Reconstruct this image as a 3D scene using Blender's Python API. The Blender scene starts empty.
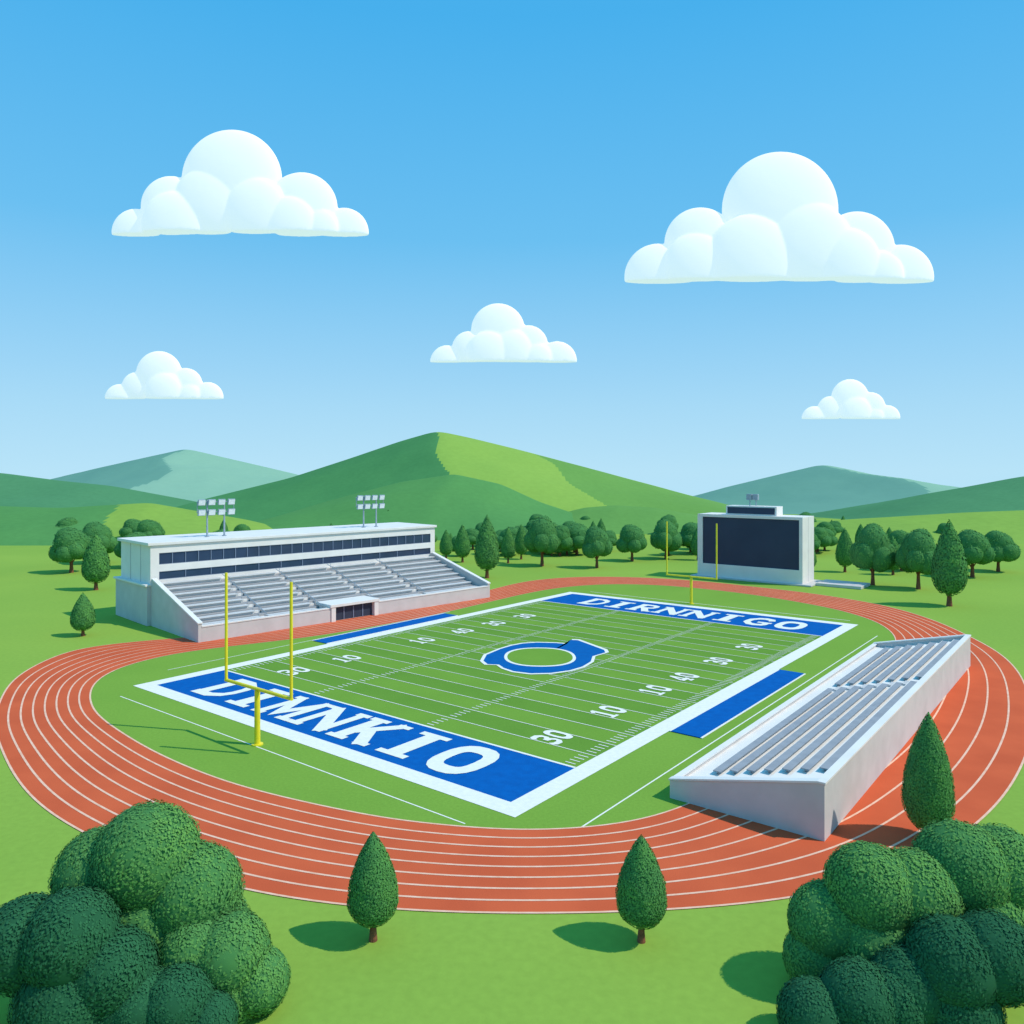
import bpy, math, random
import numpy as np
from mathutils import Vector, Matrix, noise
random.seed(7); rng=np.random.default_rng(7)
scene=bpy.context.scene; COL=scene.collection
R=math.radians
# ---------------------------------------------------------------- materials
def new_mat(name):
    m=bpy.data.materials.new(name); m.use_nodes=True
    nt=m.node_tree; return m,nt,nt.nodes['Principled BSDF']
def mat(name,c,c2=None,scale=1.0,rough=.8,bump=0.0,bscale=None,spec=.3,metal=0.0,detail=6,lo=.35,hi=.65):
    m,nt,b=new_mat(name); N=nt.nodes; L=nt.links
    b.inputs['Roughness'].default_value=rough; b.inputs['Metallic'].default_value=metal
    b.inputs['Specular IOR Level'].default_value=spec
    if c2 is None: c2=tuple(x*.88 for x in c)
    g=N.new('ShaderNodeNewGeometry')
    n=N.new('ShaderNodeTexNoise'); n.inputs['Scale'].default_value=scale; n.inputs['Detail'].default_value=detail
    L.new(g.outputs['Position'],n.inputs['Vector'])
    r=N.new('ShaderNodeValToRGB'); r.color_ramp.elements[0].position=lo; r.color_ramp.elements[1].position=hi
    r.color_ramp.elements[0].color=(*c2,1); r.color_ramp.elements[1].color=(*c,1)
    L.new(n.outputs['Fac'],r.inputs['Fac']); L.new(r.outputs['Color'],b.inputs['Base Color'])
    if bump>0:
        n2=N.new('ShaderNodeTexNoise'); n2.inputs['Scale'].default_value=bscale or scale*8; n2.inputs['Detail'].default_value=3
        L.new(g.outputs['Position'],n2.inputs['Vector'])
        bp=N.new('ShaderNodeBump'); bp.inputs['Strength'].default_value=bump; bp.inputs['Distance'].default_value=.05
        L.new(n2.outputs['Fac'],bp.inputs['Height']); L.new(bp.outputs['Normal'],b.inputs['Normal'])
    return m
def grass(name,c,c2,big=.06,fine=5.0,amt=.08,bump=.3):
    m,nt,b=new_mat(name); N=nt.nodes; L=nt.links
    b.inputs['Roughness'].default_value=.95; b.inputs['Specular IOR Level'].default_value=.05
    g=N.new('ShaderNodeNewGeometry')
    n1=N.new('ShaderNodeTexNoise'); n1.inputs['Scale'].default_value=big; n1.inputs['Detail'].default_value=5
    n2=N.new('ShaderNodeTexNoise'); n2.inputs['Scale'].default_value=fine; n2.inputs['Detail'].default_value=5
    for n in (n1,n2): L.new(g.outputs['Position'],n.inputs['Vector'])
    r=N.new('ShaderNodeValToRGB'); r.color_ramp.elements[0].position=.35; r.color_ramp.elements[1].position=.65
    r.color_ramp.elements[0].color=(*c2,1); r.color_ramp.elements[1].color=(*c,1)
    L.new(n1.outputs['Fac'],r.inputs['Fac'])
    mr=N.new('ShaderNodeMapRange'); mr.inputs['From Min'].default_value=.3; mr.inputs['From Max'].default_value=.7
    mr.inputs['To Min'].default_value=1-amt; mr.inputs['To Max'].default_value=1+amt
    L.new(n2.outputs['Fac'],mr.inputs['Value'])
    mx=N.new('ShaderNodeVectorMath'); mx.operation='SCALE'
    L.new(r.outputs['Color'],mx.inputs[0]); L.new(mr.outputs['Result'],mx.inputs['Scale'])
    L.new(mx.outputs['Vector'],b.inputs['Base Color'])
    bp=N.new('ShaderNodeBump'); bp.inputs['Strength'].default_value=bump; bp.inputs['Distance'].default_value=.04
    L.new(n2.outputs['Fac'],bp.inputs['Height']); L.new(bp.outputs['Normal'],b.inputs['Normal'])
    return m
def leaf_mat(name,light,dark,scale=.7):
    m,nt,b=new_mat(name); N=nt.nodes; L=nt.links
    b.inputs['Roughness'].default_value=.85; b.inputs['Specular IOR Level'].default_value=.05
    g=N.new('ShaderNodeNewGeometry')
    n=N.new('ShaderNodeTexNoise'); n.inputs['Scale'].default_value=scale; n.inputs['Detail'].default_value=3
    L.new(g.outputs['Position'],n.inputs['Vector'])
    a=N.new('ShaderNodeMath'); a.operation='MULTIPLY_ADD'; a.inputs[1].default_value=.18; 
    L.new(g.outputs['Random Per Island'],a.inputs[0]); L.new(n.outputs['Fac'],a.inputs[2])
    r=N.new('ShaderNodeValToRGB'); r.color_ramp.elements[0].position=.42; r.color_ramp.elements[1].position=.76
    r.color_ramp.elements[0].color=(*dark,1); r.color_ramp.elements[1].color=(*light,1)
    L.new(a.outputs[0],r.inputs['Fac']); L.new(r.outputs['Color'],b.inputs['Base Color'])
    return m
M={}
M['ground']=grass('meadow_grass',(.285,.430,.065),(.250,.398,.060),.03,2.0,.05)
M['apron']=grass('infield_grass',(.215,.375,.052),(.195,.352,.048),.08,4,.06)
M['turfA']=grass('turf_light',(.185,.345,.045),(.172,.326,.042),.2,6,.06)
M['turfB']=grass('turf_dark',(.150,.302,.040),(.139,.286,.037),.2,6,.06)
M['line']=mat('white_field_paint',(.90,.85,.77),(.82,.79,.69),2.5,.8,spec=.1)
M['blue']=mat('blue_field_paint',(.003,.120,.42),(.003,.103,.37),1.2,.9,.2,8,spec=.04)
M['logo']=mat('blue_emblem_paint',(.004,.125,.40),(.004,.11,.36),1.2,.9,spec=.04)
M['track']=mat('red_track_rubber',(.70,.130,.052),(.62,.110,.045),.18,.95,.3,14,.04)
M['lane']=mat('lane_paint',(.92,.58,.42),(.84,.46,.31),1.5,.9,spec=.05)
M['conc']=mat('light_concrete',(.63,.59,.57),(.57,.535,.515),.5,.85,.15,6,.15)
M['concw']=mat('white_concrete',(.83,.785,.74),(.78,.735,.69),.4,.8,.1,6,.15)
M['conct']=mat('grey_tier_concrete',(.42,.40,.40),(.36,.345,.345),.5,.85,.15,6)
M['alu']=mat('aluminium_bench',(.70,.68,.67),(.64,.62,.61),1,.45,spec=.4)
M['bench']=mat('grey_bench_plank',(.35,.35,.37),(.30,.30,.32),1,.5,spec=.3)
M['glass']=mat('dark_window_glass',(.035,.060,.125),(.026,.047,.10),.3,.12,spec=.6)
M['frame']=mat('window_frame_metal',(.20,.25,.35),None,1,.5)
M['seam']=mat('panel_seam',(.45,.46,.49),None,1,.6)
M['dark']=mat('dark_interior',(.035,.05,.085),None,1,.6)
M['screen']=mat('dark_display',(.028,.047,.092),(.023,.040,.080),.2,.4,spec=.3)
M['yellow']=mat('yellow_post_paint',(.92,.76,.03),(.84,.68,.025),2,.45,spec=.3)
M['steel']=mat('galvanised_steel',(.36,.42,.48),(.30,.36,.42),2,.45,spec=.5)
M['lamp']=mat('lamp_lens',(.84,.86,.86),(.77,.80,.82),2,.25,spec=.5)
M['bark']=mat('brown_bark',(.28,.10,.05),(.18,.068,.035),4,.9,.5,12)
M['leafc']=leaf_mat('conifer_leaves',(.120,.315,.072),(.080,.240,.070),.9)
M['leafr']=leaf_mat('round_tree_leaves',(.120,.310,.078),(.075,.235,.074),.4)
M['leafb']=leaf_mat('bush_leaves',(.145,.340,.075),(.098,.265,.076),.35)
M['leafd']=leaf_mat('dark_bush_leaves',(.036,.150,.062),(.026,.120,.054),.35)
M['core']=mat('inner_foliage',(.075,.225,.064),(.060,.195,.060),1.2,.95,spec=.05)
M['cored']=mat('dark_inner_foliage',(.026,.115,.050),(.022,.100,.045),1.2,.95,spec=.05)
# ---------------------------------------------------------------- helpers
def link(o,parent=None,label=None,cat=None,kind=None,group=None):
    COL.objects.link(o)
    if parent: o.parent=parent
    if label: o['label']=label
    if cat: o['category']=cat
    if kind: o['kind']=kind
    if group: o['group']=group
    return o
def mobj(name,vs,fs,mats,parent=None,smooth=False,mi=None,**k):
    me=bpy.data.meshes.new(name); me.from_pydata([tuple(v) for v in vs],[],[tuple(f) for f in fs])
    for m in (mats if isinstance(mats,(list,tuple)) else [mats]): me.materials.append(m)
    if mi is not None: me.polygons.foreach_set('material_index',np.array(mi,dtype=np.int32))
    if smooth: me.polygons.foreach_set('use_smooth',np.ones(len(me.polygons),dtype=bool))
    me.update()
    return link(bpy.data.objects.new(name,me),parent,**k)
def empty(name,loc,rz=0,**k):
    o=bpy.data.objects.new(name,None); o.location=loc; o.rotation_euler=(0,0,rz); o.empty_display_size=.5
    return link(o,**k)
def add_box(vs,fs,b):
    x0,x1,y0,y1,z0,z1=b; n=len(vs)
    vs+= [(x0,y0,z0),(x1,y0,z0),(x1,y1,z0),(x0,y1,z0),(x0,y0,z1),(x1,y0,z1),(x1,y1,z1),(x0,y1,z1)]
    fs+= [(n,n+3,n+2,n+1),(n+4,n+5,n+6,n+7),(n,n+1,n+5,n+4),(n+1,n+2,n+6,n+5),(n+2,n+3,n+7,n+6),(n+3,n,n+4,n+7)]
def boxes(name,bs,m,parent=None,bevel=0.0,**k):
    vs=[];fs=[]
    for b in bs: add_box(vs,fs,b)
    o=mobj(name,vs,fs,m,parent,**k)
    if bevel:
        bm=o.modifiers.new('bevel','BEVEL'); bm.width=bevel; bm.segments=2; bm.limit_method='ANGLE'
    return o
import bmesh
def fixn(o):
    b=bmesh.new(); b.from_mesh(o.data); bmesh.ops.recalc_face_normals(b,faces=b.faces); b.to_mesh(o.data); b.free()
def prism(name,poly,x0,x1,m,parent=None,**k):
    n=len(poly); vs=[(x0,y,z) for y,z in poly]+[(x1,y,z) for y,z in poly]
    fs=[tuple(range(n)),tuple(range(2*n-1,n-1,-1))]+[(i,i+n,(i+1)%n+n,(i+1)%n) for i in range(n)]
    o=mobj(name,vs,fs,m,parent,**k); fixn(o); return o
def prism_y(name,poly,y0,y1,m,parent=None,**k):
    n=len(poly); vs=[(x,y0,z) for x,z in poly]+[(x,y1,z) for x,z in poly]
    fs=[tuple(range(n)),tuple(range(2*n-1,n-1,-1))]+[(i,i+n,(i+1)%n+n,(i+1)%n) for i in range(n)]
    o=mobj(name,vs,fs,m,parent,**k); fixn(o); return o
def tube(vs,fs,p0,p1,r0,r1,n=10,cap=True):
    p0=Vector(p0);p1=Vector(p1); d=(p1-p0).normalized()
    a=d.orthogonal().normalized(); b=d.cross(a); k=len(vs)
    for p,r in ((p0,r0),(p1,r1)):
        for i in range(n):
            t=2*math.pi*i/n; vs.append(tuple(p+a*math.cos(t)*r+b*math.sin(t)*r))
    for i in range(n): j=(i+1)%n; fs.append((k+i,k+j,k+n+j,k+n+i))
    if cap: fs.append(tuple(k+n+i for i in range(n))); fs.append(tuple(k+n-1-i for i in range(n)))
# field frame
AX,AY=-42.3,87.96; UX,UY=.7858,-.6185; VX,VY=.6185,.7858
FROT=math.atan2(UY,UX)
def F(u,v,z=0): return (AX+u*UX+v*VX, AY+u*UY+v*VY, z)
def ground_z(y):
    if y<330: return 0.0
    t=y-330; return -0.04*t*(t/(t+60))
# ---------------------------------------------------------------- ground
xs=np.concatenate([np.linspace(-2500,-300,23),np.linspace(-280,280,29),np.linspace(300,2500,23)])
ys=np.concatenate([np.linspace(-400,320,19),np.linspace(335,700,24),np.linspace(740,1700,20)])
vs=[(x,y,ground_z(y)) for y in ys for x in xs]; nx=len(xs)
fs=[(j*nx+i,j*nx+i+1,(j+1)*nx+i+1,(j+1)*nx+i) for j in range(len(ys)-1) for i in range(nx-1)]
mobj('ground',vs,fs,M['ground'],smooth=True,label='wide bright green meadow around the stadium',cat='ground',kind='structure')
# ---------------------------------------------------------------- hills
def hill(name,prof,Y0,Df,Db,mats,label,peak=None,wob=0.0,amp=1.0,nx=130,ny=60,pw=1.2,wav=6,patch=None):
    px=[p[0] for p in prof]; pz=[p[1] for p in prof]
    x0,x1=px[0],px[-1]; gz=ground_z(Y0); vs=[];fs=[];mi=[]
    sx=np.linspace(x0,x1,200); sz=np.interp(sx,px,pz); ker=np.hanning(11); ker/=ker.sum()
    sz=np.convolve(np.pad(sz,5,mode='edge'),ker,'valid')
    def shift(y): return wob*(Y0-y)+(wav*math.sin((Y0-y)/24.0)*min(1,abs(Y0-y)/Df*3) if y<Y0 else 0)
    for j in range(ny+1):
        y=Y0-Df+(Df+Db)*j/ny
        t=(Y0-y)/Df if y<Y0 else (y-Y0)/Db
        f=max(0,1-t**pw)
        for i in range(nx+1):
            x=x0+(x1-x0)*i/nx
            h=float(np.interp(x+shift(y),sx,sz))-gz
            nz=noise.fractal(Vector((x/60,y/60,Y0)),1.0,2.0,3)*amp*min(1,t*3)
            edge=min(1,min(i,nx-i)/8)
            vs.append((x,y,ground_z(y)-1.0+(max(h,0)+1.0)*f*edge+nz*f*edge-(0 if f*edge>0 else .5)))
    for j in range(ny):
        for i in range(nx):
            a=j*(nx+1)+i; fs.append((a,a+1,a+nx+2,a+nx+1))
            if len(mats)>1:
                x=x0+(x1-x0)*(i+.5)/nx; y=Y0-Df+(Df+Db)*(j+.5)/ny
                q=0 if x+shift(y)<peak else 1  # colours split at the ridge: shade painted on one side, sunlight on the other
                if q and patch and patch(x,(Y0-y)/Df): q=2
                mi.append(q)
            else: mi.append(0)
    return mobj(name,vs,fs,mats,smooth=True,mi=mi,label=label,cat='hill',kind='structure')
HD=grass('hill_shaded_side',(.080,.260,.085),(.072,.242,.080),.05,.5,.05,.1)  # darker green paints the shade on the slope turned from the sun
HL=grass('hill_sunlit_side',(.285,.450,.080),(.260,.425,.076),.02,.4,.04,.1)  # lighter green paints the sunlight on the slope facing the sun
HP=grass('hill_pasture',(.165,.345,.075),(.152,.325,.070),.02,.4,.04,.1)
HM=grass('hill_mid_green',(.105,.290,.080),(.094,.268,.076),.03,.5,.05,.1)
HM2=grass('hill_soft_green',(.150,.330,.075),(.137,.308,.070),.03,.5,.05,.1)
HF1=grass('far_hill_shaded',(.155,.335,.250),(.147,.322,.242),.01,.2,.02,.1)  # shaded-side tone and distance haze mixed into the base colour
HF2=grass('far_hill_lit',(.265,.460,.325),(.250,.442,.312),.01,.2,.02,.1)  # same hills, sunlit-side tone and haze mixed into the base colour
HR=grass('near_hill_green',(.092,.265,.115),(.082,.245,.106),.02,.4,.05,.1)
HG=grass('low_hill_green',(.265,.420,.070),(.235,.385,.066),.03,.4,.05,.1)
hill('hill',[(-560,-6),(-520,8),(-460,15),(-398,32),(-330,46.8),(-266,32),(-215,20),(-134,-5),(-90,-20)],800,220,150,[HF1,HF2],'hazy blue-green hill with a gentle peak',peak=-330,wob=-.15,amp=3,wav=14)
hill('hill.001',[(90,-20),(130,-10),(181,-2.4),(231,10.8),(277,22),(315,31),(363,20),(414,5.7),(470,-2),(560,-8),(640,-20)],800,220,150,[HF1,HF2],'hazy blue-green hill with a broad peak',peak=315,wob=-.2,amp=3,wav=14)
def pt(x,t):
    if t<=0: return False
    return x>8+42*t**.8+3*math.sin(t*9) and t>.04+max(0,(x-40))*.0012
hill('hill.002',[(-230,-8),(-206,-4),(-178,7.4),(-127,20),(-92,31.4),(-64,41),(-43,47),(-24,43),(4.6,36),(39,26.9),(73,17.7),(101.7,9.7),(142,-1),(160,-6)],450,105,120,[HD,HL,HP],'large green hill, painted darker on the shaded side and lighter on the sunlit side',peak=-43,wob=-.28,amp=2.0,nx=300,ny=140,wav=7,patch=pt)
hill('hill.003',[(150,-12),(187,-2.8),(210,4.6),(236,10.9),(259,14.9),(292,21),(336,26),(420,16),(520,-8)],450,110,120,[HR],'long blue-green hill slope',amp=2)
hill('hill.004',[(-520,-8),(-420,18),(-338,26),(-292,23),(-258,18.5),(-229,15.6),(-195,9.2),(-161,2),(-130,-8)],450,110,120,[HR],'long green hill slope with woods',amp=2)
hill('hill.005',[(-300,-2),(-240,12),(-172,10),(-138,12),(-100,5.3),(-70,-2)],300,50,60,[HM,HG],'low rounded green hill with its sunlit slope painted brighter',peak=-150,wob=-.5,amp=1.2)  # brighter green past the ridge has the sunlight painted in
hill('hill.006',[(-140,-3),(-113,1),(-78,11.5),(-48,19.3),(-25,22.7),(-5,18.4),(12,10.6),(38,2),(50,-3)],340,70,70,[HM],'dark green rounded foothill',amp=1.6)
hill('hill.007',[(70,-3),(94,1.5),(129,5.6),(172,8.2),(220,10),(280,9),(340,-3)],300,45,60,[HG],'low rounded bright green hill',amp=1.2)
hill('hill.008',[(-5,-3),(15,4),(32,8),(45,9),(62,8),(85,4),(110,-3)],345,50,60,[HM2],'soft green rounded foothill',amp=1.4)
# ---------------------------------------------------------------- track
def closed_spline(pts,m=14):
    P=[np.array(p,float) for p in pts]; n=len(P); out=[]
    for i in range(n):
        a,b,c,d=P[i-1],P[i],P[(i+1)%n],P[(i+2)%n]
        for k in range(m):
            t=k/m
            out.append(.5*((2*b)+(-a+c)*t+(2*a-5*b+4*c-d)*t*t+(-a+3*b-3*c+d)*t**3))
    return np.array(out)
CU,CV=27,46
def polar(pts,n=360):
    s=closed_spline(pts); dx=s[:,0]-CU; dy=s[:,1]-CV
    th=np.mod(np.arctan2(dy,dx),2*math.pi); r=np.hypot(dx,dy); o=np.argsort(th); th=th[o]; r=r[o]
    tt=np.linspace(0,2*math.pi,n,endpoint=False)
    rr=np.interp(tt,np.r_[th[-1]-2*math.pi,th,th[0]+2*math.pi],np.r_[r[-1],r,r[0]])
    k=np.hanning(11);k/=k.sum(); rr=np.convolve(np.r_[rr[-5:],rr,rr[:5]],k,'valid')
    return rr
OUT=[(-24,7),(-22.3,1.3),(-15,-6),(-4.8,-11.5),(8,-16),(27.9,-19.5),(47.4,-17.0),(62.3,-8.5),(74.6,4.5),(79.5,20),(80.5,40),(78.5,60),(75,75),(69.5,87),(61.6,99.5),(52.2,108.6),(39.8,114),(27.7,116),(13.6,117),(0.1,114),(-11,106),(-15.5,94),(-14,79),(-11.5,62),(-13.3,42),(-15.5,25),(-20.5,15)]
INN=[(-6.5,-0.5),(-1.3,-4),(6,-6.8),(14,-8.2),(24,-9),(34,-8.6),(44,-6.5),(50.3,-4.2),(56.8,-.2),(61.5,6),(63.3,15),(64,28),(64.5,40),(64,60),(62,75),(59.5,84),(55,92),(48,98.5),(40.2,102.5),(31,105.6),(22.3,107),(13,106.8),(5.5,104.5),(-1,99),(-4.8,90),(-5.5,80),(-5,70),(-4,55),(-4,44),(-5.5,30),(-8.5,20),(-11,12),(-10,4.5)]
NT=360
ro=polar(OUT,NT); ri=polar(INN,NT); TT=np.linspace(0,2*math.pi,NT,endpoint=False)
def loop(f,z,off=0): 
    r=ri+(ro-ri)*f+off
    return [F(CU+r[i]*math.cos(TT[i]),CV+r[i]*math.sin(TT[i]),z) for i in range(NT)]
def ring(f0,f1,z,o0,o1,vs,fs):
    k=len(vs); vs+=loop(f0,z,o0)+loop(f1,z,o1)
    fs+=[(k+i,k+NT+i,k+NT+(i+1)%NT,k+(i+1)%NT) for i in range(NT)]
vs=[];fs=[]
for a in range(8): 
    k=len(vs); vs+=loop(a/8,.03)+loop((a+1)/8,.03); fs+=[(k+i,k+NT+i,k+NT+(i+1)%NT,k+(i+1)%NT) for i in range(NT)]
track=mobj('running_track',vs,fs,M['track'],label='red rubber running track with eight white-lined lanes',cat='running track',kind='structure')
vs=[];fs=[]
for a in range(9):
    ring(a/8,a/8,.045,-.085,.085,vs,fs)
mobj('lane_marking',vs,fs,M['lane'],track)
pts=loop(0,.018,.2)
c=F(CU,CV,.018); vs=[c]+pts; fs=[(0,1+i,1+(i+1)%NT) for i in range(NT)]
field=mobj('football_field',vs,fs,M['apron'],label='striped green football field with white lines and blue end zones',cat='football field',kind='structure')
def fq(vs,fs,u0,u1,v0,v1,z):
    k=len(vs); vs+=[F(u0,v0,z),F(u1,v0,z),F(u1,v1,z),F(u0,v1,z)]; fs.append((k,k+1,k+2,k+3))
W,LN=54.1,87.0; EZ0,EZ1=10.2,74.6; bd=1.8
vs=[];fs=[];mi=[]
NS=20; st=(EZ1-EZ0)/NS
for i in range(NS):
    fq(vs,fs,bd,W-bd,EZ0+i*st,EZ0+(i+1)*st,.03); mi.append(i%2)
mobj('turf',vs,fs,[M['turfA'],M['turfB']],field,mi=mi)
vs=[];fs=[]
fq(vs,fs,0,W,0,bd,.042); fq(vs,fs,0,W,LN-bd,LN,.042); fq(vs,fs,0,bd,bd,LN-bd,.042); fq(vs,fs,W-bd,W,bd,LN-bd,.042)
mobj('border_marking',vs,fs,M['line'],field)
for a,b in ((bd,EZ0),(EZ1,LN-bd)):
    vs=[];fs=[]; fq(vs,fs,bd,W-bd,a,b,.042); mobj('end_zone',vs,fs,M['blue'],field)
vs=[];fs=[]
for i in range(NS+1):
    w=.11 if 0<i<NS else .28
    v=EZ0+i*st; fq(vs,fs,bd,W-bd,v-w/2,v+w/2,.056)
mobj('yard_line_marking',vs,fs,M['line'],field)
vs=[];fs=[]
sub=st/5
for i in range(NS*5):
    if i%5==0: continue
    v=EZ0+i*sub
    for u in (18.5,35.5): fq(vs,fs,u-.45,u+.45,v-.06,v+.06,.056)
    for u in (bd+.9,W-bd-.9): fq(vs,fs,u-.5,u+.5,v-.06,v+.06,.056)
mobj('hash_marking',vs,fs,M['line'],field)
vs=[];fs=[]
fq(vs,fs,-3.75,-3.62,6,56,.03); fq(vs,fs,58.45,58.58,1.6,80,.03); fq(vs,fs,3,52,-2.9,-2.78,.03); fq(vs,fs,3,W-2,LN+2.6,LN+2.8,.03)
mobj('apron_line_marking',vs,fs,M['line'],field)
# ------------- lettering from strokes
def ribbon(vs,fs,pts,w,T,z,closed=False):
    P=[Vector((p[0],p[1])) for p in pts]; n=len(P); Ls=[];Rs=[]
    for i in range(n):
        if closed: d0=(P[i]-P[i-1]).normalized(); d1=(P[(i+1)%n]-P[i]).normalized()
        else:
            d1=(P[min(i+1,n-1)]-P[min(i,n-2)]).normalized(); d0=(P[max(i,1)]-P[max(i-1,0)]).normalized()
        m=(d0+d1).normalized(); nn=Vector((-m.y,m.x)); sc=w/2/max(.4,nn.dot(Vector((-d1.y,d1.x))))
        Ls.append(P[i]+nn*sc); Rs.append(P[i]-nn*sc)
    k=len(vs)
    for l,r in zip(Ls,Rs): vs.append(T(l.x,l.y,z)); vs.append(T(r.x,r.y,z))
    for i in range(n if closed else n-1):
        j=(i+1)%n; fs.append((k+2*i+1,k+2*j+1,k+2*j,k+2*i))
def octo(x0,x1,y0,y1):
    pts=[]
    for i in range(20):
        t=2*math.pi*i/20; cx=math.copysign(abs(math.cos(t))**.75,math.cos(t)); cy=math.copysign(abs(math.sin(t))**.75,math.sin(t))
        pts.append(((x0+x1)/2+(x1-x0)/2*cx,(y0+y1)/2+(y1-y0)/2*cy))
    return pts
tv=.25
def S(x,y,l=.40): return ([(x-l/2,y),(x+l/2,y)],.11,False)
GL={
'D':[([(.22,0),(.22,1)],tv,0),([(.05,.07),(.55,.07),(.8,.2),(.88,.38),(.88,.62),(.8,.8),(.55,.93),(.05,.93)],.17,0)],
'I':[([(.5,0),(.5,1)],tv+.05,0),S(.5,.06,.66),S(.5,.94,.66)],
'M':[([(.14,0),(.14,1)],.17,0),([(.86,0),(.86,1)],.17,0),([(.1,.98),(.5,.22),(.9,.98)],.18,0),S(.12,.06,.34),S(.88,.06,.34),S(.06,.94,.24),S(.94,.94,.24)],
'N':[([(.16,0),(.16,1)],.17,0),([(.84,0),(.84,1)],.17,0),([(.12,.96),(.88,.04)],.22,0),S(.14,.06,.36),S(.1,.94,.3),S(.86,.94,.34)],
'K':[([(.22,0),(.22,1)],tv,0),([(.3,.38),(.84,.98)],.18,0),([(.42,.58),(.86,.02)],.22,0),S(.22,.06,.46),S(.22,.94,.46),S(.84,.94,.32),S(.85,.06,.32)],
'O':[(octo(.15,.85,.09,.91),.22,1)],
'R':[([(.22,0),(.22,1)],tv,0),([(.05,.93),(.55,.93),(.76,.85),(.8,.72),(.76,.57),(.55,.49),(.22,.49)],.16,0),([(.48,.48),(.84,.02)],.22,0),S(.22,.06,.46),S(.85,.06,.3)],
'G':[([(.86,.70),(.78,.86),(.55,.93),(.35,.88),(.17,.68),(.15,.5),(.17,.32),(.35,.12),(.55,.07),(.76,.12),(.82,.2),(.82,.42)],.2,0),([(.5,.42),(.98,.42)],.13,0)],
'3':[([(.12,.80),(.25,.92),(.6,.92),(.8,.8),(.8,.64),(.62,.52),(.38,.51)],.19,0),([(.5,.5),(.72,.46),(.86,.32),(.84,.18),(.65,.08),(.3,.08),(.1,.2)],.19,0)],
'0':[(octo(.17,.83,.09,.91),.21,1)],
'4':[([(.66,0),(.66,1)],.2,0),([(.62,.94),(.12,.32)],.17,0),([(.06,.3),(.96,.3)],.17,0),S(.66,.05,.5)],
'1':[([(.5,0),(.5,1)],.24,0),S(.5,.06,.7),([(.5,.95),(.2,.8)],.15,0)],
}
def text(name,s,u0,u1,v0,v1,dirn,m,gap=.12,z=.072,bold=1.0):
    n=len(s); vs=[];fs=[]; cw=1/n; k=0
    for i,ch in enumerate(s):
        def T(x,y,zz,i=i):
            X=(i+gap/2+x*(1-gap))*cw
            if dirn=='u': return F(u0+(u1-u0)*X,v0+(v1-v0)*y,zz)
            return F(u1+(u0-u1)*y,v0+(v1-v0)*X,zz)
        for pts,w,cl in GL[ch]:
            ribbon(vs,fs,pts,w*bold,T,z+k*.0012,bool(cl)); k=(k+1)%8
    return mobj(name,vs,fs,m,field)
text('end_zone_lettering','DIMNKIO',6.6,46.9,2.9,9.0,'u',M['line'],.09,bold=1.12)
text('end_zone_lettering','DIRNNIGO',8.0,48.6,76.6,83.0,'u',M['line'],.09,bold=1.08)
for v,s in ((15,'30'),(24.6,'10'),(34.4,'10'),(41.4,'40'),(51.2,'30'),(61.4,'30')):
    text('field_number',s,45.2,48.1,v-1.75,v+1.75,'v',M['line'],.06,bold=1.1)
for v,s in ((15,'30'),(23,'10'),(36.6,'10'),(45,'40'),(52.6,'30'),(60.6,'30')):
    text('field_number',s,7.4,10.3,v-1.75,v+1.75,'v',M['line'],.06,bold=1.1)
# ------------- centre emblem
EC=[(-3.6,99.4),(-3.3,102.6),(-1.5,106.0),(0,108.0),(1.5,109.3),(3.5,109.9),(6.0,109.6),(7.6,109.0),(8.3,111.6),(9.3,111.4),(12.3,105.4),(12.3,103.9),(10.4,101.8),(9.9,99.0),(8.6,96.4),(6.9,94.6),(4.6,93.4),(2.2,93.2),(.2,94.2),(-1.0,95.8),(-1.6,97.4),(-3.0,97.6)]
def emb(poly,sc,z,name,m,c=(3.9,101.5)):
    q=np.array(poly)
    vs=[c+(z,)]+[(c[0]+(p[0]-c[0])*sc,c[1]+(p[1]-c[1])*sc,z) for p in q]; n=len(q)
    return mobj(name,vs,[(0,1+(i+1)%n,1+i) for i in range(n)],m,field)
def ellp(a,b,dx,dy,sq=1.0): 
    f=lambda c: math.copysign(abs(c)**sq,c)
    return [(dx+a*f(math.cos(2*math.pi*i/64)),dy+b*f(math.sin(2*math.pi*i/64))) for i in range(64)]
emb(EC,1.06,.075,'emblem_outline',M['line']); emb(EC,1.0,.088,'emblem',M['logo'])
emb(ellp(4.6,5.2,3.6,101.5,.88),1,.100,'emblem_ring',M['line'],(3.6,101.5)); emb(ellp(4.2,4.7,3.6,101.5,.88),1,.112,'emblem_centre',M['turfA'],(3.6,101.5))
# ------------- sideline mats
for (u0,u1,v0,v1) in ((-3.1,-.22,27,54),(54.33,57.2,23,51.5)):
    r=empty('sideline_mat',F((u0+u1)/2,(v0+v1)/2,0),FROT,label='long blue sideline mat with white edging on grass',cat='mat',group='blue mats beside the field')
    hw=(u1-u0)/2; hl=(v1-v0)/2
    boxes('mat_surface',[(-hw,hw,-hl,hl,.035,.12)],M['blue'],r,.03)
    for a,b in ((-hw-.2,-hw-.02),(hw+.02,hw+.2)): boxes('edging',[(a,b,-hl,hl,.046,.10)],M['line'],r)
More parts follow.
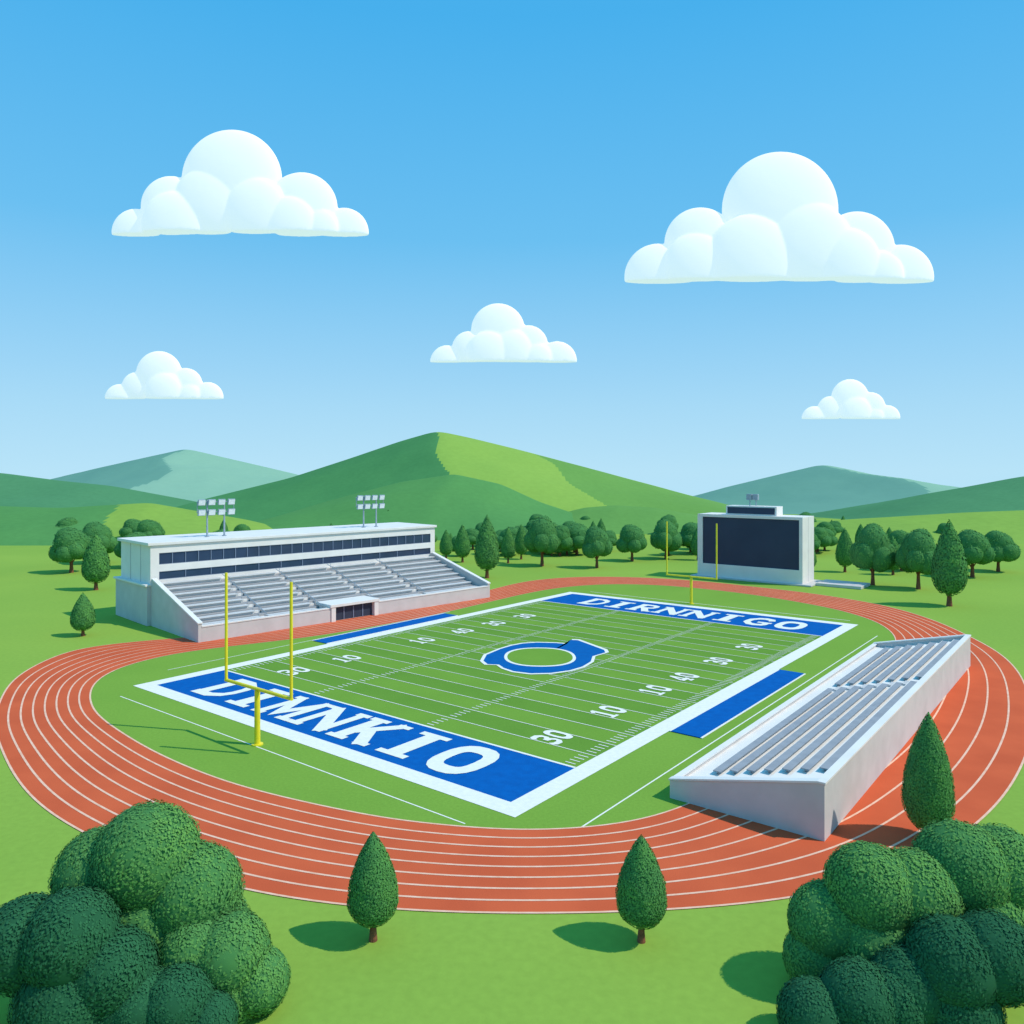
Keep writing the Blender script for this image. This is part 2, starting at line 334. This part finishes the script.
# ---------------------------------------------------------------- goal posts
def goal(loc,label):
    r=empty('goal_post',loc,FROT,label=label,cat='goal post',group='football goal posts')
    vs=[];fs=[]; tube(vs,fs,(0,0,.1),(0,0,4.75),.26,.24,20)
    tube(vs,fs,(0,0,.02),(0,0,.12),.5,.5,20); mobj('post',vs,fs,M['yellow'],r)
    vs=[];fs=[]; tube(vs,fs,(-4.95,0,4.9),(4.95,0,4.9),.15,.15,16); mobj('crossbar',vs,fs,M['yellow'],r)
    for s in (-1,1):
        vs=[];fs=[]; tube(vs,fs,(s*4.85,0,4.9),(s*4.85,0,14.7),.14,.13,14); mobj('upright',vs,fs,M['yellow'],r)
goal(F(27.4,-2.5),'tall yellow goal post standing on grass behind end zone')
goal(F(25.0,89.0),'tall yellow goal post standing near the scoreboard')
# ---------------------------------------------------------------- grandstand
gs=empty('grandstand',(-43.8,110,0),R(45),label='long white grandstand with bench tiers and glazed press box',cat='grandstand')
LG=56.0
TX0,TX1=21.3,30.3
boxes('front_wall',[(0.5,TX0,0,.45,0,2.1)],M['conc'],gs,.04); boxes('front_wall',[(TX1,LG-.5,0,.45,0,2.1)],M['conc'],gs,.04)
for a,b in ((.5,TX0),(TX1,LG-.5)): boxes('front_wall_coping',[(a,b,-.08,.6,2.105,2.28)],M['concw'],gs)
prism('side_wall',[(0,0),(17.2,0),(17.2,7.2),(16.6,7.2),(0,2.6)],0,.5,M['conc'],gs)
prism('side_wall',[(0,0),(17.2,0),(17.2,7.2),(16.6,7.2),(0,2.6)],LG-.5,LG,M['conc'],gs)
prism('side_wall_coping',[(-.1,2.62),(16.6,7.22),(16.6,7.4),(-.1,2.8)],-.12,.62,M['concw'],gs)
prism('side_wall_coping',[(-.1,2.62),(16.6,7.22),(16.6,7.4),(-.1,2.8)],LG-.62,LG+.12,M['concw'],gs)
boxes('base_block',[(-.6,LG+.6,17.22,31,0,6.1)],M['conc'],gs,.05)
boxes('base_ledge',[(-.9,LG+.9,17.1,31.3,6.1,6.38)],M['concw'],gs,.04)
nr=8; y0,y1,z0,z1=1.6,16.7,1.5,6.1; dy=(y1-y0)/nr; dz=(z1-z0)/(nr-1)
poly=[(.46,.02),(.46,1.2),(y0,1.2)]
for i in range(nr): poly+=[(y0+i*dy,z0+i*dz),(y0+(i+1)*dy,z0+i*dz)]
poly+=[(17.08,z1),(17.08,.02)]
prism('seating_tier',poly,.52,TX0,M['conct'],gs)
i0=2
poly2=[(y0+i0*dy-.6,.02),(y0+i0*dy-.6,z0+i0*dz)]
for i in range(i0,nr): poly2+=[(y0+i*dy+.001,z0+i*dz),(y0+(i+1)*dy,z0+i*dz)]
poly2+=[(17.08,z1),(17.08,.02)]
prism('seating_tier',poly2,TX0,TX1,M['conct'],gs)
prism('seating_tier',poly,TX1,LG-.52,M['conct'],gs)
aisles=[(10.5,11.8),(20.2,21.3),(30.3,31.4),(41.0,42.3)]
xsx=[.9,10.5,11.8,20.2,21.3,30.3,31.4,41.0,42.3,LG-.9]
for i in range(nr):
    for a in range(0,10,2):
        if a==4 and i<2: continue
        xa,xb=xsx[a],xsx[a+1]; yb=y0+i*dy+.55; zz=z0+i*dz
        boxes('bench',[(xa,xb,yb,yb+1.05,zz+.42,zz+.54),(xa,xb,yb+.4,yb+.5,zz,zz+.43)],M['alu'],gs)
for (xa,xb) in aisles:
    bs=[(xa+.05,xb-.05,y0+(i+1)*dy-.55,y0+(i+1)*dy-.002,z0+i*dz+.003,z0+i*dz+dz*.5) for i in range(nr-1)]
    boxes('aisle_stairs',bs,M['concw'],gs)
for x in (11.15,20.75,30.9,41.65):
    vs=[];fs=[]
    tube(vs,fs,(x,y0,z0+1.0),(x,y1,z1+1.0),.05,.05,8)
    for i in range(nr): tube(vs,fs,(x,y0+(i+.3)*dy,z0+i*dz),(x,y0+(i+.3)*dy,z0+(i+.3)*dz+1.0),.04,.04,6)
    mobj('handrail',vs,fs,M['steel'],gs)
ent=boxes('entrance',[(TX0,TX0+.8,-.2,4.2,0,2.3),(TX1-.8,TX1,-.2,4.2,0,2.3),(TX0-.2,TX1+.2,-.3,4.3,2.3,2.75)],M['concw'],gs,.03)
boxes('entrance_opening',[(TX0+.82,TX1-.82,.5,4.0,.04,2.28)],M['dark'],ent)
for a in (2.6,4.4,6.2): boxes('entrance_doorframe',[(TX0+a,TX0+a+.15,.38,.49,.04,2.28)],M['frame'],ent)
# press box
PB0,PB1=17.4,30.2
pb=boxes('press_box',[(0,LG+.8,PB0+.35,PB1,6.38,12.4)],M['concw'],gs)
boxes('cladding',[(-.02,LG+.82,PB0,PB0+.35,11.15,12.4),(-.02,LG+.82,PB0,PB0+.35,8.25,9.35),(-.02,LG+.82,PB0,PB0+.35,6.38,7.0),
  (-.02,1.3,PB0,PB0+.35,7.0,8.25),(-.02,1.3,PB0,PB0+.35,9.35,11.15),(LG-.3,LG+.82,PB0,PB0+.35,7.0,8.25),(LG-.3,LG+.82,PB0,PB0+.35,9.35,11.15)],M['concw'],pb)
boxes('roof',[(-.5,LG+1.1,PB0-.35,PB1+.4,12.4,12.85)],M['concw'],pb,.05)
for yy in (4,8.4): boxes('side_panel_seam',[(-.04,-.021,PB0+yy,PB0+yy+.08,6.4,12.38)],M['seam'],pb)
def window_mesh(nm,w,h):
    vs=[];fs=[];mi=[]
    add_box(vs,fs,(.0,w,.18,.24,.0,h)); mi+=[0]*6
    for b in ((0,.06,.06,.18,0,h),(w-.06,w,.06,.18,0,h),(.06,w-.06,.06,.18,0,.07),(.06,w-.06,.06,.18,h-.07,h)):
        add_box(vs,fs,b); mi+=[1]*6
    me=bpy.data.meshes.new(nm); me.from_pydata(vs,[],fs); me.materials.append(M['glass']); me.materials.append(M['frame'])
    me.polygons.foreach_set('material_index',np.array(mi,dtype=np.int32)); return me
nw=26; ww=(LG-.3-1.3)/nw; me=window_mesh('window',ww,1.8)
for i in range(nw):
    o=bpy.data.objects.new('window',me); o.location=(1.3+i*ww,PB0,9.35); link(o,pb)
nw2=13; ww2=(LG-.3-1.3)/nw2; me=window_mesh('lower_window',ww2,1.25)
for i in range(nw2):
    o=bpy.data.objects.new('window',me); o.location=(1.3+i*ww2,PB0,7.0); link(o,pb)
# ---------------------------------------------------------------- floodlights
def floodlight(s,k):
    x=-43.8+s*.7071-k*.7071; y=110+s*.7071+k*.7071
    r=empty('floodlight',(x,y,12.86),R(45),label='twin-pole floodlight rack standing on the press box roof',cat='floodlight',group='floodlights on the grandstand roof')
    for sx in (-1.5,1.5):
        vs=[];fs=[]; tube(vs,fs,(sx,0,0.1),(sx,0,6.3),.16,.11,10); tube(vs,fs,(sx,0,0),(sx,0,.12),.4,.4,10); mobj('pole',vs,fs,M['steel'],r)
    vs=[];fs=[]
    for z in (4.2,5.9): tube(vs,fs,(-3.3,0,z),(3.3,0,z),.08,.08,8)
    tube(vs,fs,(-3.2,0,4.2),(-3.2,0,5.9),.06,.06,8); tube(vs,fs,(3.2,0,4.2),(3.2,0,5.9),.06,.06,8)
    mobj('rack',vs,fs,M['steel'],r)
    lv=[];lf=[]; 
    add_box(lv,lf,(-.55,.55,-.45,-.38,-.42,.42)); k0=len(lf)
    add_box(lv,lf,(-.62,.62,-.38,-.12,-.5,.5)); add_box(lv,lf,(-.2,.2,-.12,.1,-.2,.2))
    lm=bpy.data.meshes.new('lamp'); lm.from_pydata(lv,[],lf); lm.materials.append(M['lamp']); lm.materials.append(M['steel'])
    lm.polygons.foreach_set('material_index',np.array([0]*k0+[1]*(len(lf)-k0),dtype=np.int32))
    for z in (4.2,5.9):
        for i in range(4):
            o=bpy.data.objects.new('lamp',lm); o.location=(-2.6+i*1.73,-.1,z); o.rotation_euler=(R(14),0,0); link(o,r)
floodlight(12.5,22); floodlight(44,22)
# ---------------------------------------------------------------- bleacher
bl=empty('bleacher',F(61,9.6,0),FROT,label='open concrete bleacher with rows of metal benches beside field',cat='bleacher')
BW,BL=11.0,58.5
endp=[(0,.03),(BW,.03),(BW,3.7),(10.6,3.7),(0,1.3)]
prism_y('end_wall',endp,0,.4,M['conc'],bl); prism_y('end_wall',endp,BL-.4,BL,M['conc'],bl)
cop=[(-.08,1.32),(10.6,3.72),(BW+.08,3.72),(BW+.08,3.85),(10.55,3.85),(-.08,1.45)]
prism_y('end_wall_coping',cop,-.06,.55,M['concw'],bl); prism_y('end_wall_coping',cop,BL-.55,BL+.06,M['concw'],bl)
boxes('back_wall',[(BW-.35,BW,.41,BL-.41,.03,3.7)],M['conc'],bl)
boxes('back_wall_coping',[(BW-.5,BW+.08,.56,BL-.56,3.72,3.85)],M['concw'],bl)
boxes('front_wall',[(0,.3,.41,BL-.41,.03,1.25)],M['conc'],bl); boxes('front_wall_coping',[(-.08,.4,.56,BL-.56,1.27,1.4)],M['concw'],bl)
nb=7; bx0,bx1=1.5,10.6; bdx=(bx1-bx0)/nb; bz0=1.15; bdz=.34
poly=[(.31,.04),(.31,1.0),(bx0,1.0)]
for i in range(nb): poly+=[(bx0+i*bdx,bz0+i*bdz),(bx0+(i+1)*bdx,bz0+i*bdz)]
poly+=[(BW-.36,bz0+(nb-1)*bdz),(BW-.36,.04)]
prism_y('seating_tier',poly,.41,BL-.41,M['concw'],bl)
for i in range(nb):
    x=bx0+i*bdx; z=bz0+i*bdz
    for a,b in ((3.4,32.0),(34.2,BL-2.5)):
        bs=[(x+.35,x+.95,a,b,z+.26,z+.34)]
        yy=a+.3
        while yy<b: bs.append((x+.55,x+.67,yy,yy+.1,z,z+.27)); yy+=2.4
        boxes('bench',bs,M['bench'],bl)
bs=[(bx0+(i+1)*bdx-.5,bx0+(i+1)*bdx-.003,32.3,33.9,bz0+i*bdz+.003,bz0+i*bdz+.17) for i in range(nb-1)]
boxes('aisle_stairs',bs,M['conc'],bl)
# ---------------------------------------------------------------- scoreboard
sb=empty('scoreboard',(42.2,179,0),FROT,label='big grey scoreboard with blank dark screen on concrete pad',cat='scoreboard')
SW=23.5
boxes('cabinet',[(0,SW,0.3,7.5,0,14.3)],M['concw'],sb,.06)
boxes('bezel',[(0,1.2,-.1,.3,0,14.3),(SW-.7,SW,-.1,.3,0,14.3),(1.2,SW-.7,-.1,.3,0,3.2),(1.2,SW-.7,-.1,.3,13.7,14.3)],M['concw'],sb)
scr=boxes('screen',[(1.2,SW-.7,.16,.29,3.2,13.7)],M['screen'],sb)
boxes('top_cabinet',[(6.2,17.6,1.2,5.0,14.3,16.3)],M['concw'],sb,.04)
boxes('top_panel',[(6.6,17.2,1.1,1.19,14.6,16.0)],M['screen'],sb)
boxes('side_panel_seam',[(SW+.001,SW+.02,3.6,3.68,.1,14.2)],M['seam'],sb)
for x in (11,12.4):
    vs=[];fs=[]; tube(vs,fs,(x,3,16.3),(x,3,17.6),.12,.12,8); mobj('lamp_mast',vs,fs,M['steel'],sb)
    boxes('lamp',[(x-.6,x+.6,2.4,3.2,17.6,18.9)],M['steel'],sb,.05)
boxes('concrete_pad',[(-1.5,SW+2,-.9,9,.03,.35)],M['conc'],sb,.04)
boxes('concrete_pad',[(SW+2.0,SW+11,2.0,9,.03,.6)],M['conc'],sb,.04)
# ---------------------------------------------------------------- foliage
def leaves_from(P,Nn,size,jit,rg):
    n=len(P); N=Nn+rg.normal(0,jit,(n,3)); N/=np.linalg.norm(N,axis=1)[:,None]
    A=np.cross(N,rg.normal(0,1,(n,3))); A/=np.linalg.norm(A,axis=1)[:,None]; B=np.cross(N,A)
    s=(size*rg.uniform(.6,1.25,n))[:,None]
    V=np.stack([P-A*s*.5,P-B*s*.32,P+A*s*.5,P+B*s*.32],1).reshape(-1,3)
    Fc=np.arange(4*n).reshape(-1,4); return V,Fc
ico=bmesh.new(); bmesh.ops.create_icosphere(ico,subdivisions=3,radius=1)
IV=np.array([v.co[:] for v in ico.verts]); IF=np.array([[v.index for v in f.verts] for f in ico.faces]); ico.free()
def finish_crown(me,mi,lm,cm):
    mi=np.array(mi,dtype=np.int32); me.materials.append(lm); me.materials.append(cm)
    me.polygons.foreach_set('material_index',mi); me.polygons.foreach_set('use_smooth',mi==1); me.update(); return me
def crown_lobes(name,lobes,nleaf,size,lm,seed,core=.95,jit=.18,cm=None):
    rg=np.random.default_rng(seed); vsl=[];fl=[];mi=[]; k=0
    for (c,r) in lobes:
        c=np.array(c)
        V=IV*r*core; nz=np.array([noise.noise(Vector((v+c)*1.7/r)) for v in V]); V=V*(1+.05*nz)[:,None]+c
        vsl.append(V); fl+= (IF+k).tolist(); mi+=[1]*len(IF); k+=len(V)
    area=np.array([ (l[1]**2) for l in lobes]); area/=area.sum()
    Ps=[];Ns=[]
    for (c,r),a in zip(lobes,area):
        c=np.array(c); n=int(nleaf*a)
        D=rg.normal(0,1,(n,3)); D/=np.linalg.norm(D,axis=1)[:,None]
        nz=np.array([noise.noise(Vector(d*3+c)) for d in D])
        P=c+D*r*(rg.uniform(.955,1.005,n)+.04*nz)[:,None]
        keep=np.ones(n,bool)
        for (c2,r2) in lobes:
            c2=np.array(c2)
            if np.allclose(c,c2): continue
            keep&= np.sum(((P-c2)/r2)**2,axis=1)>.85
        Ps.append(P[keep]);Ns.append(D[keep])
    P=np.concatenate(Ps);N=np.concatenate(Ns)
    V,Fc=leaves_from(P,N,size,jit,rg); vsl.append(V); fl+=(Fc+k).tolist(); mi+=[0]*len(Fc)
    me=bpy.data.meshes.new(name); me.from_pydata(np.concatenate(vsl).tolist(),[],fl)
    return finish_crown(me,mi,lm,cm or M['core'])
def crown_cone(name,Rr,zb,zt,nleaf,size,lm,seed,jit=.18):
    rg=np.random.default_rng(seed)
    def prof(t):
        t=np.clip(t,0,1)
        lo=np.sqrt(np.clip(1-((.28-t)/.28)**2,0,1)); hi=np.clip(np.cos(np.clip((t-.28)/.72,0,1)*math.pi/2),0,1)**.85
        return Rr*np.where(t<.28,lo,hi)
    nz_,na=26,28; V=[];Fc=[]
    for j in range(nz_+1):
        t=j/nz_
        for i in range(na):
            a=2*math.pi*i/na; r=float(prof(np.array(t)))*.93*(1+.06*noise.noise(Vector((math.cos(a)*2,math.sin(a)*2,t*6+seed))))
            V.append((r*math.cos(a),r*math.sin(a),zb+(zt-zb)*(.02+t*.95)))
    for j in range(nz_):
        for i in range(na): Fc.append([j*na+i,j*na+(i+1)%na,(j+1)*na+(i+1)%na,(j+1)*na+i])
    Fc.append(list(range(na))[::-1])
    mi=[1]*len(Fc); k=len(V)
    t=rg.uniform(0,1,nleaf*3); t=t[rg.uniform(0,1,len(t))<prof(t)/Rr+.04][:nleaf]; n=len(t)
    a=rg.uniform(0,2*math.pi,n)
    nn=np.array([noise.noise(Vector((math.cos(x)*2.2,math.sin(x)*2.2,y*7+seed))) for x,y in zip(a,t)])
    r=prof(t)*(rg.uniform(.94,1.01,n)+.06*nn)
    P=np.stack([r*np.cos(a),r*np.sin(a),zb+(zt-zb)*t],1)
    dr=(prof(t+.01)-prof(t-.01))/(.02*(zt-zb)); N=np.stack([np.cos(a),np.sin(a),-np.clip(dr,-2,2)],1); N/=np.linalg.norm(N,axis=1)[:,None]
    Lv,Lf=leaves_from(P,N,size,jit,rg)
    me=bpy.data.meshes.new(name); me.from_pydata(V+Lv.tolist(),[],Fc+(Lf+k).tolist())
    return finish_crown(me,mi+[0]*len(Lf),lm,M['core'])
def trunk_mesh(name,h,r,limbs):
    vs=[];fs=[]; tube(vs,fs,(0,0,-.1),(0,0,h*.25),r*1.35,r,12); tube(vs,fs,(0,0,h*.25),(0,0,h),r,r*.55,12)
    for (z,dx,dy,dz,rr) in limbs: tube(vs,fs,(0,0,z),(dx,dy,z+dz),rr,rr*.4,7)
    me=bpy.data.meshes.new(name); me.from_pydata(vs,[],fs); me.materials.append(M['bark']); me.update(); return me
cone_near=crown_cone('crown',1.28,.80,5.5,10000,.12,M['leafc'],3)
cone_near2=crown_cone('crown',1.30,.80,5.5,10000,.12,M['leafc'],11)
cone_tall=crown_cone('crown',1.55,.5,8.4,12000,.14,M['leafc'],5)
cone_far=[crown_cone('crown',2.6,1.4,12,2600,.45,M['leafc'],s) for s in (21,22,23)]
tk_near=trunk_mesh('trunk',2.2,.17,[(.9,.45,.1,.5,.06),(1.1,-.4,.2,.5,.05),(1.3,.1,-.4,.5,.05)])
tk_far=trunk_mesh('trunk',4,.35,[(1.8,.9,.3,1.2,.12),(2.0,-.9,.2,1.1,.12)])
def rl(seed):
    rr=random.Random(seed); L=[((0,0,7.6),4.2)]
    for i in range(6):
        a=i*2*math.pi/6+rr.uniform(-.3,.3); L.append(((2.7*math.cos(a),2.7*math.sin(a),5.6+rr.uniform(-.4,.8)),rr.uniform(2.4,3.0)))
    L.append(((rr.uniform(-1.0,1.0),rr.uniform(-1,1),9.2),3.0)); return L
round_far=[crown_lobes('crown',rl(s),4200,.45,M['leafr'],s) for s in (31,32,33)]
tk_round=trunk_mesh('trunk',6,.42,[(2.2,2.0,.3,3.0,.2),(2.4,-1.9,.6,2.8,.18),(2.8,.3,-1.8,2.6,.16),(3.0,-.4,1.9,2.6,.15)])
def tree(kind,x,y,h,w=None,rz=None):
    rz=random.uniform(0,6.28) if rz is None else rz
    if kind=='near': cm,tm,H,Wd=cone_near,tk_near,5.5,2.56; lab='small teardrop-shaped green conifer with short brown trunk'; nm='conifer_tree'
    elif kind=='near2': cm,tm,H,Wd=cone_near2,tk_near,5.5,2.6; lab='small teardrop-shaped green conifer with short brown trunk'; nm='conifer_tree'
    elif kind=='tall': cm,tm,H,Wd=cone_tall,tk_near,8.4,3.1; lab='tall pointed green conifer beside the running track'; nm='conifer_tree'
    elif kind=='cone': cm,tm,H,Wd=random.choice(cone_far),tk_far,12,5.2; lab='pointed dark green conifer standing on meadow'; nm='conifer_tree'
    else: cm,tm,H,Wd=random.choice(round_far),tk_round,12.3,10.8; lab='round-crowned leafy green tree standing on meadow'; nm='round_tree'
    sc=h/H; sw=sc if w is None else w/Wd
    r=empty(nm,(x,y,ground_z(y)),rz,label=lab,cat='tree',group='pointed conifers' if 'conifer' in nm else 'round leafy trees'); r.scale=(sw,sw,sc)
    o=bpy.data.objects.new('trunk',tm); link(o,r); o=bpy.data.objects.new('crown',cm); link(o,r)
tree('near',-7.1,40.3,5.55); tree('near2',6.6,40.2,5.45); tree('tall',27.1,51.3,8.3,3.1)
for k,x,y,h,w in [('cone',-83.9,158.9,11.5,5.2),('cone',-62.4,114.6,6.3,3.3),('cone',-5.6,176.7,14.1,5.6),
 ('round',7.6,199,12.9,9.8),('round',21,195,10.6,8.4),('cone',79,187,10.5,4.2),('round',76,166,13.2,9),('round',82.5,160,12.6,9),('cone',77.7,140,15.3,5.8),
 ('cone',-1,205,9.5,3.8),('round',32,210,10,9),('round',13.5,222,9,8),('cone',-13,207,10,4.2),('cone',-18,215,8,3.6),('round',42,215,11,9),('cone',50,212,9,4),('cone',2.5,214,9.5,3.8),
 ('round',-104,186,11,10),('round',-94,196,9,9),('round',-108,205,11,10),('round',-76,205,9,9),('cone',-122,172,11,4.6),
 ('round',94,190,10,9),('cone',88,182,9,4),('round',104,178,11,9.5),('round',116,188,10,9),('cone',70,186,8,3.6)]:
    tree(k,x,y,h,w)
cnt=0
while cnt<62:
    y=random.uniform(235,330); x=random.uniform(-.66,.66)*y
    if random.random()<.45: y=random.uniform(222,245); x=random.uniform(-.15,.40)*y
    h=random.uniform(5.5,9.5); k=random.choice(['round','round','cone'])
    tree(k,x,y,h, h*(1.1 if k=='round' else .42)); cnt+=1
def bush(x,y,lobes,n,lm,seed,label,cm=None):
    r=empty('bush',(x,y,0),0,label=label,cat='bush',group='large leafy bushes')
    o=bpy.data.objects.new('crown',crown_lobes('crown',lobes,n,.15,lm,seed,core=.965,jit=.15,cm=cm)); link(o,r)
    vs=[];fs=[]
    for i in range(5):
        a=i*1.26; tube(vs,fs,(.25*math.cos(a),.25*math.sin(a),0),(1.3*math.cos(a),1.3*math.sin(a),2.2),.16,.07,8)
    mobj('stem',vs,fs,M['bark'],r)
lbl='large rounded leafy green bush'; lbd='large rounded dark green leafy bush'
bush(-16.9,36.5,[((0,0,6.1),2.45),((-2.3,.3,5.2),2.1),((2.2,0,4.5),2.2),((0,.2,3.0),2.8),((2.8,-.2,2.4),2.2),((-2.6,0,2.6),2.6)],44000,M['leafb'],51,lbl)
bush(-12.6,35.2,[((0,0,2.4),1.8),((1.3,-.1,1.3),1.4),((-1.5,0,2.6),1.7),((0,0,1.0),1.8)],22000,M['leafb'],52,lbl)
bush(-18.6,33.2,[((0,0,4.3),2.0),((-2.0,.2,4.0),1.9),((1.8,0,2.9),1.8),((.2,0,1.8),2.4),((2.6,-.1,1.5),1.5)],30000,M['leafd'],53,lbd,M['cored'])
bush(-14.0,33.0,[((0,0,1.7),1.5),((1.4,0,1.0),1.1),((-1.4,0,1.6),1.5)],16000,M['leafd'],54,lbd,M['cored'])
bush(16.6,36.5,[((0,0,4.6),2.1),((-1.9,.2,3.0),1.8),((2.0,0,4.3),2.1),((0,0,2.2),2.5),((-2.4,0,1.4),1.6)],34000,M['leafb'],55,lbl)
bush(21.2,37.2,[((0,0,5.2),2.2),((1.9,.2,5.0),2.1),((-1.5,0,3.9),2.0),((.5,0,2.6),2.8)],30000,M['leafb'],56,lbl)
bush(18.6,33.4,[((0,0,3.1),1.9),((-1.8,.1,2.1),1.6),((1.8,0,3.4),1.8),((0,0,1.4),2.0)],24000,M['leafd'],57,lbd,M['cored'])
bush(14.4,33.2,[((.2,0,1.6),1.7),((-1.7,0,1.0),1.5),((1.6,0,1.7),1.5)],16000,M['leafd'],58,lbd,M['cored'])
# ---------------------------------------------------------------- clouds
mc=bpy.data.materials.new('cloud_vapour'); mc.use_nodes=True; nt=mc.node_tree; N=nt.nodes; L=nt.links
for n in list(N): N.remove(n)
out=N.new('ShaderNodeOutputMaterial'); df=N.new('ShaderNodeBsdfDiffuse'); df.inputs[0].default_value=(.60,.50,.44,1)
em=N.new('ShaderNodeEmission'); em.inputs[0].default_value=(.66,.82,.95,1); em.inputs[1].default_value=.76  # added glow lifts the shaded undersides, in place of light scattered inside the cloud
ad=N.new('ShaderNodeAddShader'); nz=N.new('ShaderNodeTexNoise'); nz.inputs['Scale'].default_value=.03; bp=N.new('ShaderNodeBump'); bp.inputs['Strength'].default_value=.08; bp.inputs['Distance'].default_value=6
gg=N.new('ShaderNodeNewGeometry'); L.new(gg.outputs['Position'],nz.inputs['Vector']); L.new(nz.outputs['Fac'],bp.inputs['Height']); L.new(bp.outputs['Normal'],df.inputs['Normal'])
L.new(df.outputs[0],ad.inputs[0]); L.new(em.outputs[0],ad.inputs[1]); L.new(ad.outputs[0],out.inputs['Surface'])
ico=bmesh.new(); bmesh.ops.create_icosphere(ico,subdivisions=5,radius=1)
JV=np.array([v.co[:] for v in ico.verts]); JF=np.array([[v.index for v in f.verts] for f in ico.faces]); ico.free()
def cloud(X,Y,Z,sc,lobes,label):
    vsl=[];fl=[];k=0
    for i,(dx,dz,r,fy) in enumerate(lobes):
        V=JV*np.array([r,r*.30,r])+np.array([dx,-fy*.8,dz])
        V=V*sc; V[:,2]=np.maximum(V[:,2],0); vsl.append(V); fl+=(JF+k).tolist(); k+=len(V)
    me=bpy.data.meshes.new('cloud'); me.from_pydata(np.concatenate(vsl).tolist(),[],fl); me.materials.append(mc)
    o=bpy.data.objects.new('cloud',me); o.location=(X,Y,Z); link(o,label=label,cat='cloud',group='white cumulus clouds')
    rm=o.modifiers.new('r','REMESH'); rm.mode='VOXEL'; rm.voxel_size=1.1*sc; rm.use_smooth_shade=True
    sm=o.modifiers.new('s','SMOOTH'); sm.factor=.5; sm.iterations=3
cloud(-310.6,900,293.5,1.142,[(-8,55,50,0),(62,26,36,2),(-68,28,30,3),(-104,2,24,1),(104,2,25,1),(-28,30,36,8),(18,22,32,12),(52,8,27,13),(80,4,20,10),(-62,8,32,12)],'large white flat-bottomed cumulus cloud in blue sky')
cloud(303.8,900,239.8,1.142,[(2,72,58,0),(78,32,38,2),(-78,38,36,2),(-120,4,34,2),(122,4,33,2),(26,34,44,12),(62,16,34,16),(-84,14,32,12),(-30,20,44,14),(96,4,24,14)],'large white flat-bottomed cumulus cloud in blue sky')
cloud(-11.4,1000,162,1.269,[(-5,32,27,0),(25,17,20,1),(-34,14,17,2),(-56,0,17,1),(54,1,20,1),(8,10,22,6),(-14,8,22,8),(34,2,16,6)],'small white flat-bottomed cumulus cloud in blue sky')
cloud(-441.6,1000,115.4,1.269,[(-5,25,23,0),(22,14,17,1),(-27,12,15,1),(-44,0,15,1),(44,1,16,1),(2,7,19,6),(26,2,13,5)],'small white flat-bottomed cumulus cloud in blue sky')
cloud(429,1000,90,1.269,[(0,21,19,0),(20,12,15,1),(-20,10,13,1),(-36,0,13,1),(37,1,13,1),(4,6,16,5),(22,1,11,4)],'small white flat-bottomed cumulus cloud in blue sky')
# ---------------------------------------------------------------- light
EL,AZ=R(50),R(-12)
sd=Vector((math.cos(EL)*math.cos(AZ),math.cos(EL)*math.sin(AZ),math.sin(EL)))
sun=bpy.data.lights.new('sun','SUN'); sun.energy=3.2; sun.angle=R(.5); sun.color=(1,.935,.82)
so=bpy.data.objects.new('sun',sun); so.rotation_euler=sd.to_track_quat('Z','Y').to_euler(); COL.objects.link(so)
w=bpy.data.worlds.new('World'); scene.world=w; w.use_nodes=True; nt=w.node_tree; N=nt.nodes; L=nt.links
bg=N['Background']; sky=N.new('ShaderNodeTexSky'); sky.sky_type='NISHITA'; sky.sun_disc=False; sky.sun_elevation=EL; sky.sun_rotation=R(90)-AZ
sky.air_density=1.0; sky.dust_density=.3; sky.ozone_density=3
tc=N.new('ShaderNodeTexCoord'); sp=N.new('ShaderNodeSeparateXYZ'); cb=N.new('ShaderNodeCombineXYZ')
mx=N.new('ShaderNodeMath'); mx.operation='MAXIMUM'; mx.inputs[1].default_value=.08
L.new(tc.outputs['Generated'],sp.inputs[0]); L.new(sp.outputs[0],cb.inputs[0]); L.new(sp.outputs[1],cb.inputs[1]); L.new(sp.outputs[2],mx.inputs[0]); L.new(mx.outputs[0],cb.inputs[2])
L.new(cb.outputs[0],sky.inputs['Vector'])
rp=N.new('ShaderNodeValToRGB'); e=rp.color_ramp.elements
e[0].position=0; e[0].color=(.48,.78,.96,1); e[1].position=.50; e[1].color=(.062,.45,.88,1)
for p,cc in ((.12,(.33,.67,.94,1)),(.28,(.145,.54,.91,1))):
    q=e.new(p); q.color=cc
L.new(sp.outputs[2],rp.inputs['Fac'])
sc=N.new('ShaderNodeVectorMath'); sc.operation='SCALE'; sc.inputs['Scale'].default_value=1/.11; L.new(rp.outputs['Color'],sc.inputs[0])
mm=N.new('ShaderNodeMix'); mm.data_type='RGBA'; mm.inputs['Factor'].default_value=.93
L.new(sky.outputs[0],mm.inputs['A']); L.new(sc.outputs['Vector'],mm.inputs['B'])
L.new(mm.outputs['Result'],bg.inputs[0]); bg.inputs[1].default_value=.11
# ---------------------------------------------------------------- camera
cam=bpy.data.cameras.new('camera'); cam.sensor_width=36; cam.lens=36*788/1024; cam.shift_y=-41/1024; cam.clip_end=6000; cam.clip_start=.5
co=bpy.data.objects.new('camera',cam); co.location=(0,0,24); co.rotation_euler=(R(90),0,0); COL.objects.link(co); scene.camera=co
scene.view_settings.view_transform='Standard'; scene.view_settings.look='None'; scene.view_settings.exposure=0
